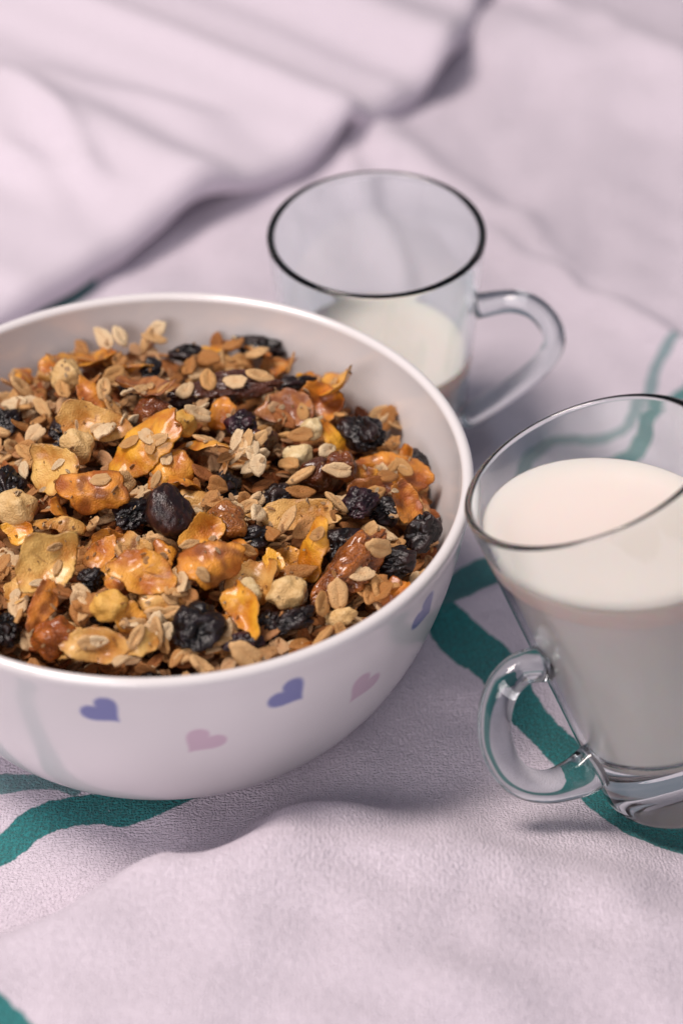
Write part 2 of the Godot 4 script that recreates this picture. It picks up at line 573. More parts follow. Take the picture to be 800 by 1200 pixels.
func bowl():
	var prof := PackedVector2Array([Vector2(0.0, 0.0016), Vector2(0.030, 0.0016), Vector2(0.0345, 0.0014), Vector2(0.036, 0.0), Vector2(0.0385, 0.0)])
	var first := prof.size()
	var arc := PackedFloat32Array()
	for k in 49:
		prof.append(bowl_out(maxf(0.01, PI / 2 * k / 48.0)))
	var last := prof.size() - 1
	var top := prof[last]
	for k in range(1, 12):
		var a := PI * k / 12.0
		prof.append(Vector2(top.x - 0.0016 + 0.0016 * cos(a), top.y + 0.0016 * sin(a)))
	for k in 49:
		var a := PI / 2 * (1.0 - k / 48.0)
		prof.append(Vector2(0.036 + (BOWL_R - 0.0032 - 0.036) * pow(maxf(sin(a), 0.0), 0.846), 0.006 + (BOWL_H - 0.0076) * (1.0 - pow(maxf(cos(a), 0.0), 1.333))))
	prof.append(Vector2(0.018, 0.006))
	prof.append(Vector2(0.0, 0.006))
	var mesh := lathe(prof, 160)
	# hearts printed on the outside: blue ones high, pink ones low, each leaning over
	var total := 0.0
	arc.append(0.0)
	for j in range(1, prof.size()):
		total += prof[j].distance_to(prof[j - 1])
		arc.append(total)
	var span := 0.14
	var w := 2048
	var h := 512
	var im := Image.create_empty(w, h, false, Image.FORMAT_RGB8)
	im.fill(Color(0.915, 0.905, 0.905))
	var heart := PackedVector2Array()
	for k in 60:
		var t := TAU * k / 60.0
		heart.append(Vector2(16.0 * pow(sin(t), 3.0), 13.0 * cos(t) - 5.0 * cos(2.0 * t) - 2.0 * cos(3.0 * t) - cos(4.0 * t) + 2.5) / 14.5)
	for k in 21:
		var blue := k % 2 == 0
		var phi := deg_to_rad(96.8 - 16.3636 * k)
		var y := 0.0555 if blue else 0.0440
		if k == 0:
			y = 0.0572
		var s := 0.0
		var r := 0.07
		for j in range(first, last):
			if prof[j].y <= y and prof[j + 1].y > y:
				var t := (y - prof[j].y) / (prof[j + 1].y - prof[j].y)
				s = lerpf(arc[j], arc[j + 1], t)
				r = lerpf(prof[j].x, prof[j + 1].x, t)
		var turn := deg_to_rad(46.0 if blue else -40.0)
		var size := 0.0048 if blue else 0.0050
		var col := Color(0.45, 0.48, 0.70) if blue else Color(0.83, 0.73, 0.79)
		var px := int(fposmod(phi / TAU, 1.0) * w)
		var py := int(s / span * h)
		var rx := int(0.011 / (TAU * r) * w)
		var ry := int(0.011 / span * h)
		for dy in range(-ry, ry + 1):
			for dx in range(-rx, rx + 1):
				# seen from outside, the angle grows to the left
				var u := -float(dx) / w * TAU * r / size
				var v := float(dy) / h * span / size
				var p := Vector2(u, v).rotated(-turn)
				var a := 0.0
				for s5 in 25:
					if Geometry2D.is_point_in_polygon(p + Vector2(s5 % 5 - 2, s5 / 5 - 2) * 0.04, heart):
						a += 0.04
				if a > 0.0 and py + dy >= 0 and py + dy < h:
					var at := posmod(px + dx, w)
					im.set_pixel(at, py + dy, im.get_pixel(at, py + dy).lerp(col, a))
	var m := StandardMaterial3D.new()
	m.resource_name = "glazed_ceramic"
	m.albedo_texture = ImageTexture.create_from_image(im)
	m.uv1_scale = Vector3(1.0, 1.0 / span, 1.0)
	m.roughness = 0.16
	m.metallic_specular = 0.7
	var o := part("bowl", mesh, m)
	tag(o, "white glazed ceramic bowl printed with blue and pink hearts, heaped with cereal", "bowl")

# ---------------------------------------------------------------- mugs and milk
func mug_profile(R: float, r_base: float, L: float, wall: float, floor_t: float) -> PackedVector2Array:
	var p := PackedVector2Array([Vector2(0, 0.0052), Vector2(r_base * 0.3, 0.0048), Vector2(r_base * 0.55, 0.0034), Vector2(r_base - 0.0065, 0.0010), Vector2(r_base - 0.005, 0.0002), Vector2(r_base - 0.0035, 0.0)])
	for k in range(1, 6):
		var a := -PI / 2 + PI / 2 * k / 5.0
		p.append(Vector2(r_base - 0.0035 + 0.0035 * cos(a), 0.0035 + 0.0035 * sin(a)))
	for k in range(1, 25):
		var t := k / 24.0
		p.append(Vector2(lerpf(r_base, R, t), lerpf(0.0035, L - wall * 0.5, t)))
	for k in range(1, 12):
		var a := PI * k / 12.0
		p.append(Vector2(R - wall * 0.5 + wall * 0.5 * cos(a), L - wall * 0.5 + wall * 0.5 * sin(a) * 1.1))
	var ri := inner_r(R, r_base, L, wall, floor_t + 0.006)
	for k in range(0, 25):
		var y := lerpf(L - wall * 0.5, floor_t + 0.006, k / 24.0)
		p.append(Vector2(inner_r(R, r_base, L, wall, y), y))
	for k in range(1, 9):
		var a := PI / 2 * k / 8.0
		p.append(Vector2(ri - 0.006 + 0.006 * cos(a) - 0.0006 * sin(a), floor_t + 0.006 - 0.006 * sin(a)))
	p.append(Vector2(ri * 0.4, floor_t - 0.0004))
	p.append(Vector2(0, floor_t - 0.0006))
	return p

func inner_r(R: float, r_base: float, L: float, wall: float, y: float) -> float:
	return lerpf(r_base, R, clampf((y - 0.0035) / (L - 0.0035), 0.0, 1.0)) - wall

func milk_mesh(tr: Transform3D, R: float, r_base: float, L: float, wall: float, floor_t: float, level: float) -> ArrayMesh:
	# fills the inside up to a level plane of the world; stops 0.1 mm short of the glass
	var seg := 96
	var prof := PackedVector2Array()
	prof.append(Vector2(0, floor_t + 0.0001))
	prof.append(Vector2(inner_r(R, r_base, L, wall, floor_t) - 0.0062, floor_t + 0.0001))
	var ri := inner_r(R, r_base, L, wall, floor_t + 0.006) - 0.0001
	for k in range(1, 9):
		var a := PI / 2 * (1.0 - k / 8.0)
		prof.append(Vector2(ri - 0.006 + 0.006 * cos(a), floor_t + 0.0062 - 0.0060 * sin(a)))
	for k in range(1, 60):
		var y := lerpf(floor_t + 0.006, L, k / 59.0)
		prof.append(Vector2(inner_r(R, r_base, L, wall, y) - 0.0001, y))
	var rows := 40
	var caps := 10
	var P := PackedVector3Array()
	var cols: Array[PackedVector3Array] = []
	var mid := Vector3.ZERO
	for i in seg:
		var a := TAU * i / seg
		var dir := Vector3(cos(a), 0, sin(a))
		var cross := prof.size() - 1.0
		for k in range(2, prof.size()):
			var q := tr * (dir * prof[k].x + Vector3(0, prof[k].y, 0))
			if q.y > level:
				var q0 := tr * (dir * prof[k - 1].x + Vector3(0, prof[k - 1].y, 0))
				cross = k - 1 + (level - q0.y) / (q.y - q0.y)
				break
		var c := PackedVector3Array()
		for j in rows:
			var s := cross * j / (rows - 1)
			var k := mini(int(s), prof.size() - 2)
			var b := prof[k].lerp(prof[k + 1], s - k)
			# near its surface the milk wets the glass
			var wet := smoothstep(level - 0.006, level - 0.004, (tr * (dir * b.x + Vector3(0, b.y, 0))).y)
			c.append(dir * (b.x + 0.00035 * wet) + Vector3(0, b.y, 0))
		mid += c[rows - 1] / seg
		cols.append(c)
	for j in rows:
		for i in seg:
			P.append(cols[i][j])
	var down := tr.basis.inverse() * Vector3.DOWN
	for j in range(1, caps + 1):
		for i in seg:
			var t := 1.0 - pow(1.0 - float(j) / caps, 2.0)
			P.append(cols[i][rows - 1].lerp(mid, t * 0.999) + down * 0.0009 * smoothstep(0.0, 0.16, t))
	return grid_mesh(P, seg, rows + caps, true, PackedVector2Array(), PackedColorArray(), true)

func smooth_path(pts: Array, n: int) -> PackedVector2Array:
	var out := PackedVector2Array()
	for k in n:
		var s := float(k) / (n - 1) * (pts.size() - 1)
		var q := mini(int(s), pts.size() - 2)
		out.append(pts[q].cubic_interpolate(pts[q + 1], pts[maxi(q - 1, 0)], pts[mini(q + 2, pts.size() - 1)], s - q))
	return out

func mug(label: String, top: Vector3, axis: Vector3, out: Vector3, R: float, r_base: float, L: float, wall: float, floor_t: float, level: float, loop: Array, wide: float, flare: float, milk_label: String):
	var n := axis.normalized()
	var h := (out - n * out.dot(n)).normalized()
	var tr := Transform3D(Basis(h, n, h.cross(n)), top - n * L)
	var root := base("glass_mug", tr)
	tag(root, label, "mug", "clear glass mugs holding milk")
	part("body", lathe(mug_profile(R, r_base, L, wall, floor_t), 128), M.glass, root)
	var pts := PackedVector3Array()
	var hw := PackedFloat32Array()
	var hh := PackedFloat32Array()
	var path := smooth_path(loop, 60)
	for k in path.size():
		var t := k / 59.0
		pts.append(Vector3(path[k].x, L - path[k].y, 0))
		var f := 1.0 + flare * smoothstep(0.72, 1.0, t) + 0.16 * (1.0 - smoothstep(0.0, 0.12, t))
		hw.append(wide * (1.0 + 0.4 * flare * smoothstep(0.7, 1.0, t)))
		hh.append(wide * 0.92 * f)
	part("handle", tube(pts, Vector3(0, 0, 1), hw, hh, 32), M.glass, root)
	var mk := part("milk", milk_mesh(tr, R, r_base, L, wall, floor_t, level), M.milk)
	mk.transform = tr
	tag(mk, milk_label, "milk", "milk standing in the glass mugs")

func mugs():
	mug("tilted clear glass mug nearly full of milk, its foot on a teal band",
		Vector3(0.10419, 0.097, 0.03682), Vector3(-0.3565, 0.92646, -0.12077), Vector3(-0.836, -0.2594, 0.4797), 0.0309, 0.0262, 0.0940, 0.0018, 0.0175, 0.0795,
		[Vector2(0.0275, 0.0415), Vector2(0.0340, 0.0388), Vector2(0.0402, 0.0405), Vector2(0.0452, 0.0466), Vector2(0.0478, 0.0557), Vector2(0.0464, 0.0660), Vector2(0.0403, 0.0730), Vector2(0.0323, 0.0757), Vector2(0.0258, 0.0757)], 0.0044, 0.55,
		"milk almost reaching the low side of the tilted mug's rim")
	mug("upright clear glass mug with little milk, standing behind the bowl",
		Vector3(0.05648, 0.075, -0.09914), Vector3(-0.017, 0.999, 0.0416), Vector3(0.9645, 0.0054, 0.2642), 0.0311, 0.0256, 0.0715, 0.0021, 0.0085, 0.0350,
		[Vector2(0.0293, 0.0212), Vector2(0.0397, 0.0176), Vector2(0.0472, 0.0196), Vector2(0.0521, 0.0273), Vector2(0.0502, 0.0363), Vector2(0.0429, 0.0465), Vector2(0.0342, 0.056), Vector2(0.0262, 0.0630)], 0.0035, 0.1,
		"shallow milk at the bottom of the upright mug behind the bowl")

# ---------------------------------------------------------------- cereal
# kind, centre (mm), the way its face points, its long axis, length and width (mm), tone, oats stuck on it, label
var heap := [
	["R", Vector3(-5.3, 61.0, -51.2), Vector3(-0.07, 0.99, 0.09), Vector3(0.19, 0.10, -0.98), 7.9, 6.2, "black", 0, "dark raisin tucked under the pale oat trio at the far bowl wall"],
	["R", Vector3(3.7, 60.0, -59.4), Vector3(0.03, 0.99, 0.10), Vector3(0.96, -0.00, -0.29), 8.4, 6.6, "black", 0, "round dark raisin between the pale oat trio and the far-edge oat pile"],
	["R", Vector3(-42.7, 59.8, -29.3), Vector3(-0.05, 0.98, 0.17), Vector3(0.05, 0.17, -0.98), 9.7, 9.2, "black", 0, "black raisin against the left bowl wall, below the stacked oat cluster"],
	["R", Vector3(-39.4, 60.3, -3.0), Vector3(0.13, 0.99, 0.00), Vector3(-0.43, 0.06, -0.90), 10.1, 8.8, "black", 0, "black raisin by the left bowl wall, above the pale round cereal puff"],
	["R", Vector3(-26.5, 65.8, -24.0), Vector3(-0.07, 0.99, 0.10), Vector3(0.62, 0.12, -0.77), 8.4, 7.0, "black", 0, "black raisin showing past the left end of the tan petal-like cornflake"],
	["R", Vector3(-7.1, 68.1, -17.5), Vector3(-0.14, 0.99, 0.01), Vector3(0.99, 0.14, -0.10), 7.9, 5.3, "black", 0, "shiny black raisin sliver right of the tan petal-like cornflake"],
	["R", Vector3(-27.6, 65.5, -13.5), Vector3(-0.05, 1.00, 0.04), Vector3(0.89, 0.07, -0.45), 8.8, 4.0, "black", 0, "thin black raisin under the tan petal-like cornflake's lower edge"],
	["R", Vector3(-10.0, 64.6, -41.8), Vector3(0.04, 1.00, 0.05), Vector3(0.94, -0.06, 0.34), 7.5, 4.0, "black", 0, "flat black raisin just behind the brown flake of the far slope"],
	["R", Vector3(-6.2, 60.9, 10.8), Vector3(0.03, 1.00, -0.03), Vector3(0.28, -0.04, -0.96), 11.4, 10.1, "black", 0, "deep black raisin sunk in the gap right of the amber blistered cornflake"],
	["R", Vector3(16.7, 59.9, -0.6), Vector3(-0.02, 1.00, 0.09), Vector3(-0.03, 0.09, -1.00), 8.8, 8.8, "black", 0, "black raisin sunk below the pale oat cluster in the middle"],
	["R", Vector3(8.3, 60.8, 12.0), Vector3(-0.10, 0.99, 0.10), Vector3(-0.16, 0.08, -0.98), 7.5, 7.5, "black", 0, "small black raisin half hidden behind the large smooth raisin"],
	["R", Vector3(3.3, 63.4, -32.7), Vector3(-0.03, 1.00, 0.07), Vector3(1.00, 0.02, 0.04), 7.5, 4.8, "black", 0, "black raisin under the left end of the dark brown glazed nut"],
	["R", Vector3(-13.0, 55.5, 41.7), Vector3(-0.10, 0.99, 0.13), Vector3(0.07, 0.14, -0.99), 7.5, 7.5, "black", 0, "small dark raisin sunk above the yellow puff near the front"],
	["R", Vector3(40.8, 57.2, -0.7), Vector3(-0.08, 0.99, 0.14), Vector3(1.00, 0.08, -0.03), 6.2, 4.4, "blue", 0, "small bluish raisin below the glazed hazelnut with an oat on top"],
	["R", Vector3(47.3, 53.0, 15.2), Vector3(-0.15, 0.99, 0.01), Vector3(0.12, 0.03, -0.99), 11.9, 11.9, "black", 0, "long black raisin sunk beside the purple raisin"],
	["R", Vector3(57.7, 52.7, 0.5), Vector3(0.00, 1.00, -0.06), Vector3(0.72, -0.04, -0.69), 10.1, 8.8, "black", 0, "black raisin between the purple raisin and the narrow amber flake"],
	["R", Vector3(66.1, 51.7, -25.1), Vector3(-0.02, 0.98, 0.18), Vector3(-0.24, 0.17, -0.96), 7.0, 7.0, "black", 0, "small black raisin against the right bowl wall behind the wide amber flake"],
	["R", Vector3(28.6, 53.5, 46.1), Vector3(-0.09, 1.00, 0.01), Vector3(0.10, 0.02, -0.99), 8.8, 8.8, "black", 0, "black raisin left of the long ribbed raisin near the front rim"],
	["R", Vector3(-36.2, 53.3, 46.1), Vector3(-0.03, 0.97, 0.23), Vector3(-0.08, 0.22, -0.97), 9.7, 9.7, "black", 0, "black raisin at the left bowl wall near the front rim"],
	["R", Vector3(0.6, 53.0, 59.5), Vector3(0.04, 0.99, 0.13), Vector3(1.00, -0.03, -0.03), 7.5, 4.8, "black", 0, "black raisin sliver peeping over the front rim"],
	["R", Vector3(23.7, 58.4, 17.9), Vector3(0.06, 1.00, 0.05), Vector3(0.95, -0.05, -0.31), 12.3, 7.5, "black", 0, "black raisin sheltered under the long tan cornflake's left end"],
	["N", Vector3(-3.3, 67.3, -23.7), Vector3(-0.01, 0.78, 0.62), Vector3(0.94, 0.22, -0.27), 9.2, 7.5, "brown", 0, "small glazed brown nut piece on the far left slope"],
	["N", Vector3(25.0, 59.6, -20.1), Vector3(0.01, 0.70, 0.72), Vector3(0.94, 0.24, -0.25), 8.8, 7.5, "dark", 0, "glazed brown nut showing between oat cluster and raisin"],
	["N", Vector3(40.1, 55.6, -10.7), Vector3(-0.03, 0.71, 0.71), Vector3(0.94, 0.26, -0.22), 9.7, 8.8, "dark", 0, "dark glazed nut crumb beside the pale puff pair"],
	["N", Vector3(-23.0, 55.7, 51.9), Vector3(0.01, 0.65, 0.76), Vector3(0.94, 0.25, -0.23), 10.1, 10.1, "orange", 0, "orange glazed hazelnut by the front rim at left"],
	["N", Vector3(17.2, 61.4, 16.0), Vector3(-0.12, 0.72, 0.68), Vector3(0.94, 0.31, -0.16), 10.1, 9.7, "amber", 0, "glazed amber hazelnut right of the large smooth raisin"],
	["F", Vector3(-25.1, 61.5, -53.4), Vector3(0.14, 0.88, -0.46), Vector3(0.51, -0.46, -0.73), 25.7, 12.9, "golden", 2, "golden brown cornflake standing along the far left bowl wall"],
	["F", Vector3(-5.1, 67.2, -31.5), Vector3(-0.04, 0.90, -0.44), Vector3(0.62, 0.37, 0.70), 23.1, 11.6, "brown", 3, "brown toasted flake on the far left slope"],
	["F", Vector3(31.5, 58.5, -33.9), Vector3(-0.10, 0.79, 0.61), Vector3(0.97, -0.05, 0.23), 15.3, 10.8, "brown", 1, "reddish brown dried fruit slice below the flat raisin at the far right"],
	["F", Vector3(40.9, 57.5, -37.5), Vector3(-0.03, 0.74, 0.67), Vector3(0.50, 0.59, -0.63), 10.7, 12.8, "amber", 0, "amber cornflake standing behind the curled black raisin"],
	["F", Vector3(45.7, 58.0, -44.5), Vector3(-0.56, 0.75, -0.36), Vector3(0.10, 0.49, 0.86), 23.8, 11.9, "yellow", 1, "bright yellow cornflake edge slanting down from the flat raisin"],
	["F", Vector3(45.4, 57.3, -23.6), Vector3(0.41, 0.66, 0.63), Vector3(0.56, -0.73, 0.39), 15.1, 6.4, "yellow", 0, "narrow yellow cornflake left of the curled black raisin"],
	["F", Vector3(-26.9, 65.3, 0.1), Vector3(-0.48, 0.72, 0.51), Vector3(0.76, 0.63, -0.18), 13.4, 15.8, "pale", 2, "pale golden cornflake on the left, above the round puff"],
	["F", Vector3(9.8, 66.2, -12.6), Vector3(-0.04, 0.77, -0.63), Vector3(0.74, 0.45, 0.50), 19.4, 9.7, "golden", 1, "golden cornflake seen edge-on right of the folded flake"],
	["F", Vector3(-11.5, 62.1, 20.0), Vector3(0.01, 0.70, 0.71), Vector3(0.99, 0.11, -0.13), 12.8, 8.6, "amber", 2, "amber cornflake under the blistered one, left of centre"],
	["F", Vector3(11.7, 61.2, 22.4), Vector3(0.16, 0.79, 0.59), Vector3(0.84, 0.21, -0.51), 12.2, 9.9, "golden", 1, "golden cornflake directly below the large smooth raisin"],
	["F", Vector3(33.1, 57.5, 22.0), Vector3(-0.34, 0.79, 0.51), Vector3(0.81, 0.52, -0.26), 10.8, 10.4, "golden", 0, "golden cornflake beneath the long tan flake"],
	["F", Vector3(25.0, 58.5, 31.8), Vector3(-0.40, 0.75, 0.53), Vector3(0.17, 0.63, -0.76), 15.8, 11.9, "tan", 0, "tan sugary cornflake standing right of the glazed amber flake"],
	["F", Vector3(-12.6, 54.6, 55.8), Vector3(-0.05, 0.68, 0.73), Vector3(0.99, -0.03, 0.10), 16.6, 9.0, "tan", 2, "broad tan cornflake lying along the front rim"],
	["F", Vector3(-2.2, 55.9, 56.1), Vector3(0.08, 0.69, 0.72), Vector3(0.94, 0.19, -0.29), 8.2, 7.0, "pale", 1, "small pale cornflake chip at the front rim"],
	["F", Vector3(-27.0, 57.8, 44.7), Vector3(0.59, 0.59, 0.56), Vector3(0.37, 0.42, -0.83), 14.3, 6.8, "orange", 0, "narrow orange cornflake leaning near the left front"],
	["F", Vector3(-33.0, 57.0, 33.3), Vector3(-0.03, 1.00, 0.02), Vector3(0.29, 0.03, -0.96), 12.9, 8.9, "tan", 1, "tan cornflake by the left wall, beside the flake with three oats"],
	["F", Vector3(2.6, 63.5, -1.0), Vector3(-0.00, 0.76, 0.65), Vector3(0.86, 0.33, -0.38), 13.1, 9.8, "golden", 2, "golden cornflake under the folded flake's right wing"],
	["F", Vector3(9.9, 61.1, 8.3), Vector3(0.00, 0.74, 0.68), Vector3(0.86, -0.34, 0.37), 10.4, 7.8, "tan", 2, "tan cornflake behind the large smooth raisin"],
	["F", Vector3(20.7, 57.9, 26.1), Vector3(0.07, 0.72, 0.69), Vector3(0.94, 0.19, -0.29), 9.4, 7.7, "amber", 1, "amber cornflake sunk beneath the centre front"],
	["F", Vector3(3.4, 56.4, 43.6), Vector3(0.14, 0.73, 0.67), Vector3(0.93, -0.32, 0.16), 11.7, 8.4, "tan", 3, "tan cornflake under the ribbed oats near the front"],
	["F", Vector3(53.4, 53.2, -4.6), Vector3(0.06, 0.70, 0.71), Vector3(0.98, 0.08, -0.17), 11.1, 8.0, "brown", 1, "brown toasted flake under the wide amber flake"],
	["F", Vector3(15.0, 54.5, 49.3), Vector3(0.06, 0.69, 0.73), Vector3(0.77, 0.44, -0.47), 10.3, 8.3, "amber", 2, "amber cornflake under the upright raisin near the front"],
	["P", Vector3(-27.3, 64.7, -42.7), Vector3(0.00, 0.58, 0.81), Vector3(0.94, 0.27, -0.20), 8.8, 8.4, "pale", 0, "round pale puff on top of the far left edge"],
	["P", Vector3(-21.9, 68.4, -9.3), Vector3(0.09, 0.62, 0.78), Vector3(0.94, 0.22, -0.27), 8.8, 8.8, "pale", 0, "pale puff hanging under the tan petal-like cornflake"],
	["P", Vector3(-35.8, 62.6, 10.3), Vector3(0.00, 0.66, 0.75), Vector3(0.94, 0.25, -0.23), 9.7, 9.2, "pale", 0, "round sugary puff at the left wall"],
	["P", Vector3(38.4, 59.7, -25.5), Vector3(-0.04, 0.80, 0.59), Vector3(0.94, 0.23, -0.25), 6.2, 5.9, "cream", 0, "small smooth cream puff, rear of the touching pair"],
	["P", Vector3(34.9, 60.7, -17.4), Vector3(-0.02, 0.73, 0.69), Vector3(0.94, 0.25, -0.23), 7.9, 5.9, "cream", 0, "oval cream puff, front of the touching pair"],
	["P", Vector3(-10.0, 60.0, 45.5), Vector3(-0.07, 0.69, 0.72), Vector3(0.94, 0.29, -0.18), 8.8, 7.9, "yellow", 0, "yellow puff near the front, below the curved golden flake"],
	["P", Vector3(32.9, 58.2, 38.7), Vector3(0.06, 0.73, 0.68), Vector3(0.94, 0.19, -0.29), 9.7, 7.5, "pale", 0, "pale lumpy puff in front of the upright golden flake"],
	["P", Vector3(5.1, 66.6, -18.6), Vector3(0.01, 0.72, 0.69), Vector3(0.94, 0.23, -0.25), 7.0, 7.0, "yellow", 0, "small yellow puff right of the folded flake's tip"],
	["P", Vector3(46.1, 53.1, 40.1), Vector3(-0.11, 0.75, 0.65), Vector3(0.94, 0.30, -0.17), 7.9, 4.8, "pale", 0, "pale puff chip by the front right rim"],
	["P", Vector3(23.0, 57.0, 36.9), Vector3(-0.07, 0.70, 0.71), Vector3(0.94, 0.28, -0.19), 7.5, 7.5, "cream", 0, "cream puff behind the yellow flake at the front"],
	["C", Vector3(-5.7, 60.8, -68.8), Vector3(-0.20, 0.70, 0.68), Vector3(0.93, 0.35, -0.08), 11.1, 9.8, "pale", 3, "trio of pale oats topmost at the far bowl wall"],
	["C", Vector3(14.1, 59.2, -58.3), Vector3(0.05, 0.73, 0.69), Vector3(0.98, 0.09, -0.17), 18.8, 13.3, "mix", 11, "pile of stuck oats at the far edge, before the far black raisin"],
	["C", Vector3(-38.4, 61.9, -38.6), Vector3(-0.00, 0.97, 0.23), Vector3(0.99, 0.03, -0.10), 15.9, 12.0, "pale", 7, "stacked oat cluster at the left wall"],
	["C", Vector3(22.8, 64.1, -10.4), Vector3(-0.04, 0.58, 0.81), Vector3(0.51, 0.71, -0.49), 12.0, 13.7, "pale", 8, "pale upright oat cluster in the middle of the bowl"],
	["C", Vector3(21.2, 62.7, 5.6), Vector3(-0.08, 0.70, 0.71), Vector3(0.91, 0.35, -0.24), 12.2, 9.6, "pale", 6, "pale oat cluster under the middle one, beside the dull raisin"],
	["C", Vector3(59.1, 55.1, -41.4), Vector3(0.04, 0.74, 0.67), Vector3(0.26, 0.64, -0.72), 10.8, 13.4, "mix", 6, "oat cluster leaning on the right bowl wall"],
	["C", Vector3(27.6, 57.2, -62.2), Vector3(-0.07, 0.73, 0.68), Vector3(0.93, -0.20, 0.31), 10.5, 8.6, "toasted", 4, "toasted oat clump just below the far black raisin"],
	["C", Vector3(-23.2, 61.1, 20.7), Vector3(0.16, 0.77, 0.62), Vector3(0.47, 0.50, -0.73), 12.2, 10.7, "mix", 6, "oat cluster between the round puff and the amber flakes at left"],
	["C", Vector3(-18.6, 60.8, 25.3), Vector3(-0.08, 0.79, 0.61), Vector3(0.98, 0.16, -0.08), 10.7, 8.7, "toasted", 5, "toasted oat clump above the flake with three oats"],
	["C", Vector3(-0.7, 63.0, 21.9), Vector3(-0.17, 0.69, 0.70), Vector3(-0.34, 0.63, -0.70), 9.5, 10.9, "pale", 4, "two-tone oat cluster left of the large smooth raisin's foot"],
	["C", Vector3(7.0, 60.6, 29.5), Vector3(0.10, 0.65, 0.75), Vector3(0.49, -0.69, 0.53), 8.5, 9.3, "mix", 4, "oat cluster between two golden flakes at centre front"],
	["C", Vector3(-16.4, 58.1, 43.0), Vector3(0.07, 0.70, 0.71), Vector3(-0.18, 0.71, -0.68), 10.4, 9.1, "mix", 6, "oat cluster above the front rim, left of the yellow puff"],
	["C", Vector3(-4.7, 58.7, 47.4), Vector3(0.12, 0.74, 0.66), Vector3(0.50, -0.62, 0.61), 10.4, 8.3, "pale", 5, "fanned pale oats right of the yellow puff"],
	["C", Vector3(1.6, 58.5, 48.7), Vector3(0.03, 0.77, 0.64), Vector3(0.43, -0.59, 0.69), 11.7, 10.7, "pale", 6, "ribbed pale oats standing near the front rim"],
	["C", Vector3(17.5, 56.9, 50.8), Vector3(-0.01, 0.69, 0.73), Vector3(0.18, 0.72, -0.67), 7.0, 9.1, "pale", 3, "chunky pale oats right of the upright raisin"],
	["C", Vector3(6.3, 61.2, 38.2), Vector3(-0.01, 1.00, 0.07), Vector3(0.94, 0.03, -0.35), 10.6, 8.0, "grey", 4, "greyish oat cluster right of the curved golden flake"],
	["C", Vector3(34.5, 57.9, 32.5), Vector3(0.09, 0.77, 0.63), Vector3(0.86, 0.26, -0.45), 9.8, 8.5, "white", 5, "whitish oats before the upright golden flake"],
	["C", Vector3(54.9, 55.2, 12.4), Vector3(0.11, 0.99, 0.13), Vector3(0.98, -0.13, 0.17), 13.9, 10.7, "mix", 6, "oat cluster between purple raisin and right wall raisins"],
	["C", Vector3(47.4, 57.6, -1.2), Vector3(0.08, 1.00, 0.01), Vector3(0.89, -0.07, -0.46), 9.6, 8.2, "white", 3, "fan of whitish oats below the glazed hazelnut"],
	["C", Vector3(66.2, 50.9, -0.3), Vector3(0.09, 0.75, 0.65), Vector3(0.18, 0.63, -0.76), 7.7, 9.8, "mix", 4, "oats against the right bowl wall, above the twin raisins"],
	["C", Vector3(54.7, 51.4, 30.7), Vector3(-0.03, 0.99, 0.16), Vector3(0.76, 0.13, -0.64), 14.0, 8.3, "toasted", 6, "toasted oats along the front right rim"],
	["C", Vector3(35.7, 52.3, 50.5), Vector3(0.04, 1.00, 0.05), Vector3(0.96, -0.02, -0.27), 10.6, 7.9, "mix", 4, "oats along the front rim, below the long ribbed raisin"],
	["C", Vector3(13.8, 62.5, 9.2), Vector3(-0.00, 0.75, 0.66), Vector3(0.49, 0.57, -0.66), 7.8, 8.7, "toasted", 4, "toasted oat clump behind the glazed amber hazelnut"],
	["C", Vector3(-33.4, 56.6, 41.3), Vector3(0.05, 1.00, -0.00), Vector3(0.02, -0.00, -1.00), 12.5, 7.5, "grey", 4, "greyish oats by the left wall near the front"],
	["C", Vector3(-33.4, 64.4, -11.5), Vector3(-0.05, 0.99, 0.10), Vector3(0.95, 0.02, 0.30), 14.1, 10.3, "mix", 5, "oats at the left, behind the pale golden cornflake"],
	["C", Vector3(10.1, 63.0, -31.9), Vector3(-0.08, 0.64, 0.76), Vector3(0.98, -0.09, 0.18), 11.4, 6.8, "toasted", 4, "toasted oats below the dark brown glazed nut"],
	["C", Vector3(27.5, 53.1, 52.9), Vector3(-0.03, 1.00, 0.08), Vector3(0.98, 0.04, -0.20), 9.1, 8.5, "pale", 4, "pale oats over the front rim beside the crinkled raisin"],
	["C", Vector3(41.7, 52.2, -62.9), Vector3(0.02, 0.99, 0.17), Vector3(1.00, -0.02, -0.02), 7.1, 7.9, "pale", 2, "two pale oats low at the far right wall"],
	["C", Vector3(8.0, 55.6, 55.9), Vector3(0.07, 0.99, 0.15), Vector3(0.96, -0.02, -0.27), 10.4, 7.8, "mix", 3, "oats over the front rim, below the upright raisin"],
	["B", Vector3(14.8, 63.1, -38.2), Vector3(-0.03, 0.99, 0.14), Vector3(0.98, 0.05, -0.18), 29.3, 8.8, "dark", 4, "long dark brown glazed nut lying across the far slope"],
	["B", Vector3(48.3, 55.6, 27.4), Vector3(0.40, 0.69, 0.60), Vector3(0.58, 0.32, -0.75), 23.8, 10.1, "amber", 3, "long amber brown glazed nut slanting by the front right rim"],
	["N", Vector3(46.1, 59.3, -9.9), Vector3(-0.07, 0.59, 0.80), Vector3(0.94, 0.31, -0.15), 8.4, 8.4, "brown", 0, "round glazed hazelnut with an oat stuck on top"],
	["R", Vector3(23.6, 60.7, -71.0), Vector3(0.00, 1.00, -0.01), Vector3(0.97, 0.00, 0.24), 15.0, 8.4, "black", 0, "largest far raisin, black and wrinkled, against the white bowl wall"],
	["R", Vector3(34.1, 60.1, -44.8), Vector3(0.13, 0.99, 0.08), Vector3(0.88, -0.08, -0.46), 10.6, 5.5, "black", 0, "flat black raisin below the far bowl wall, next to the yellow flake"],
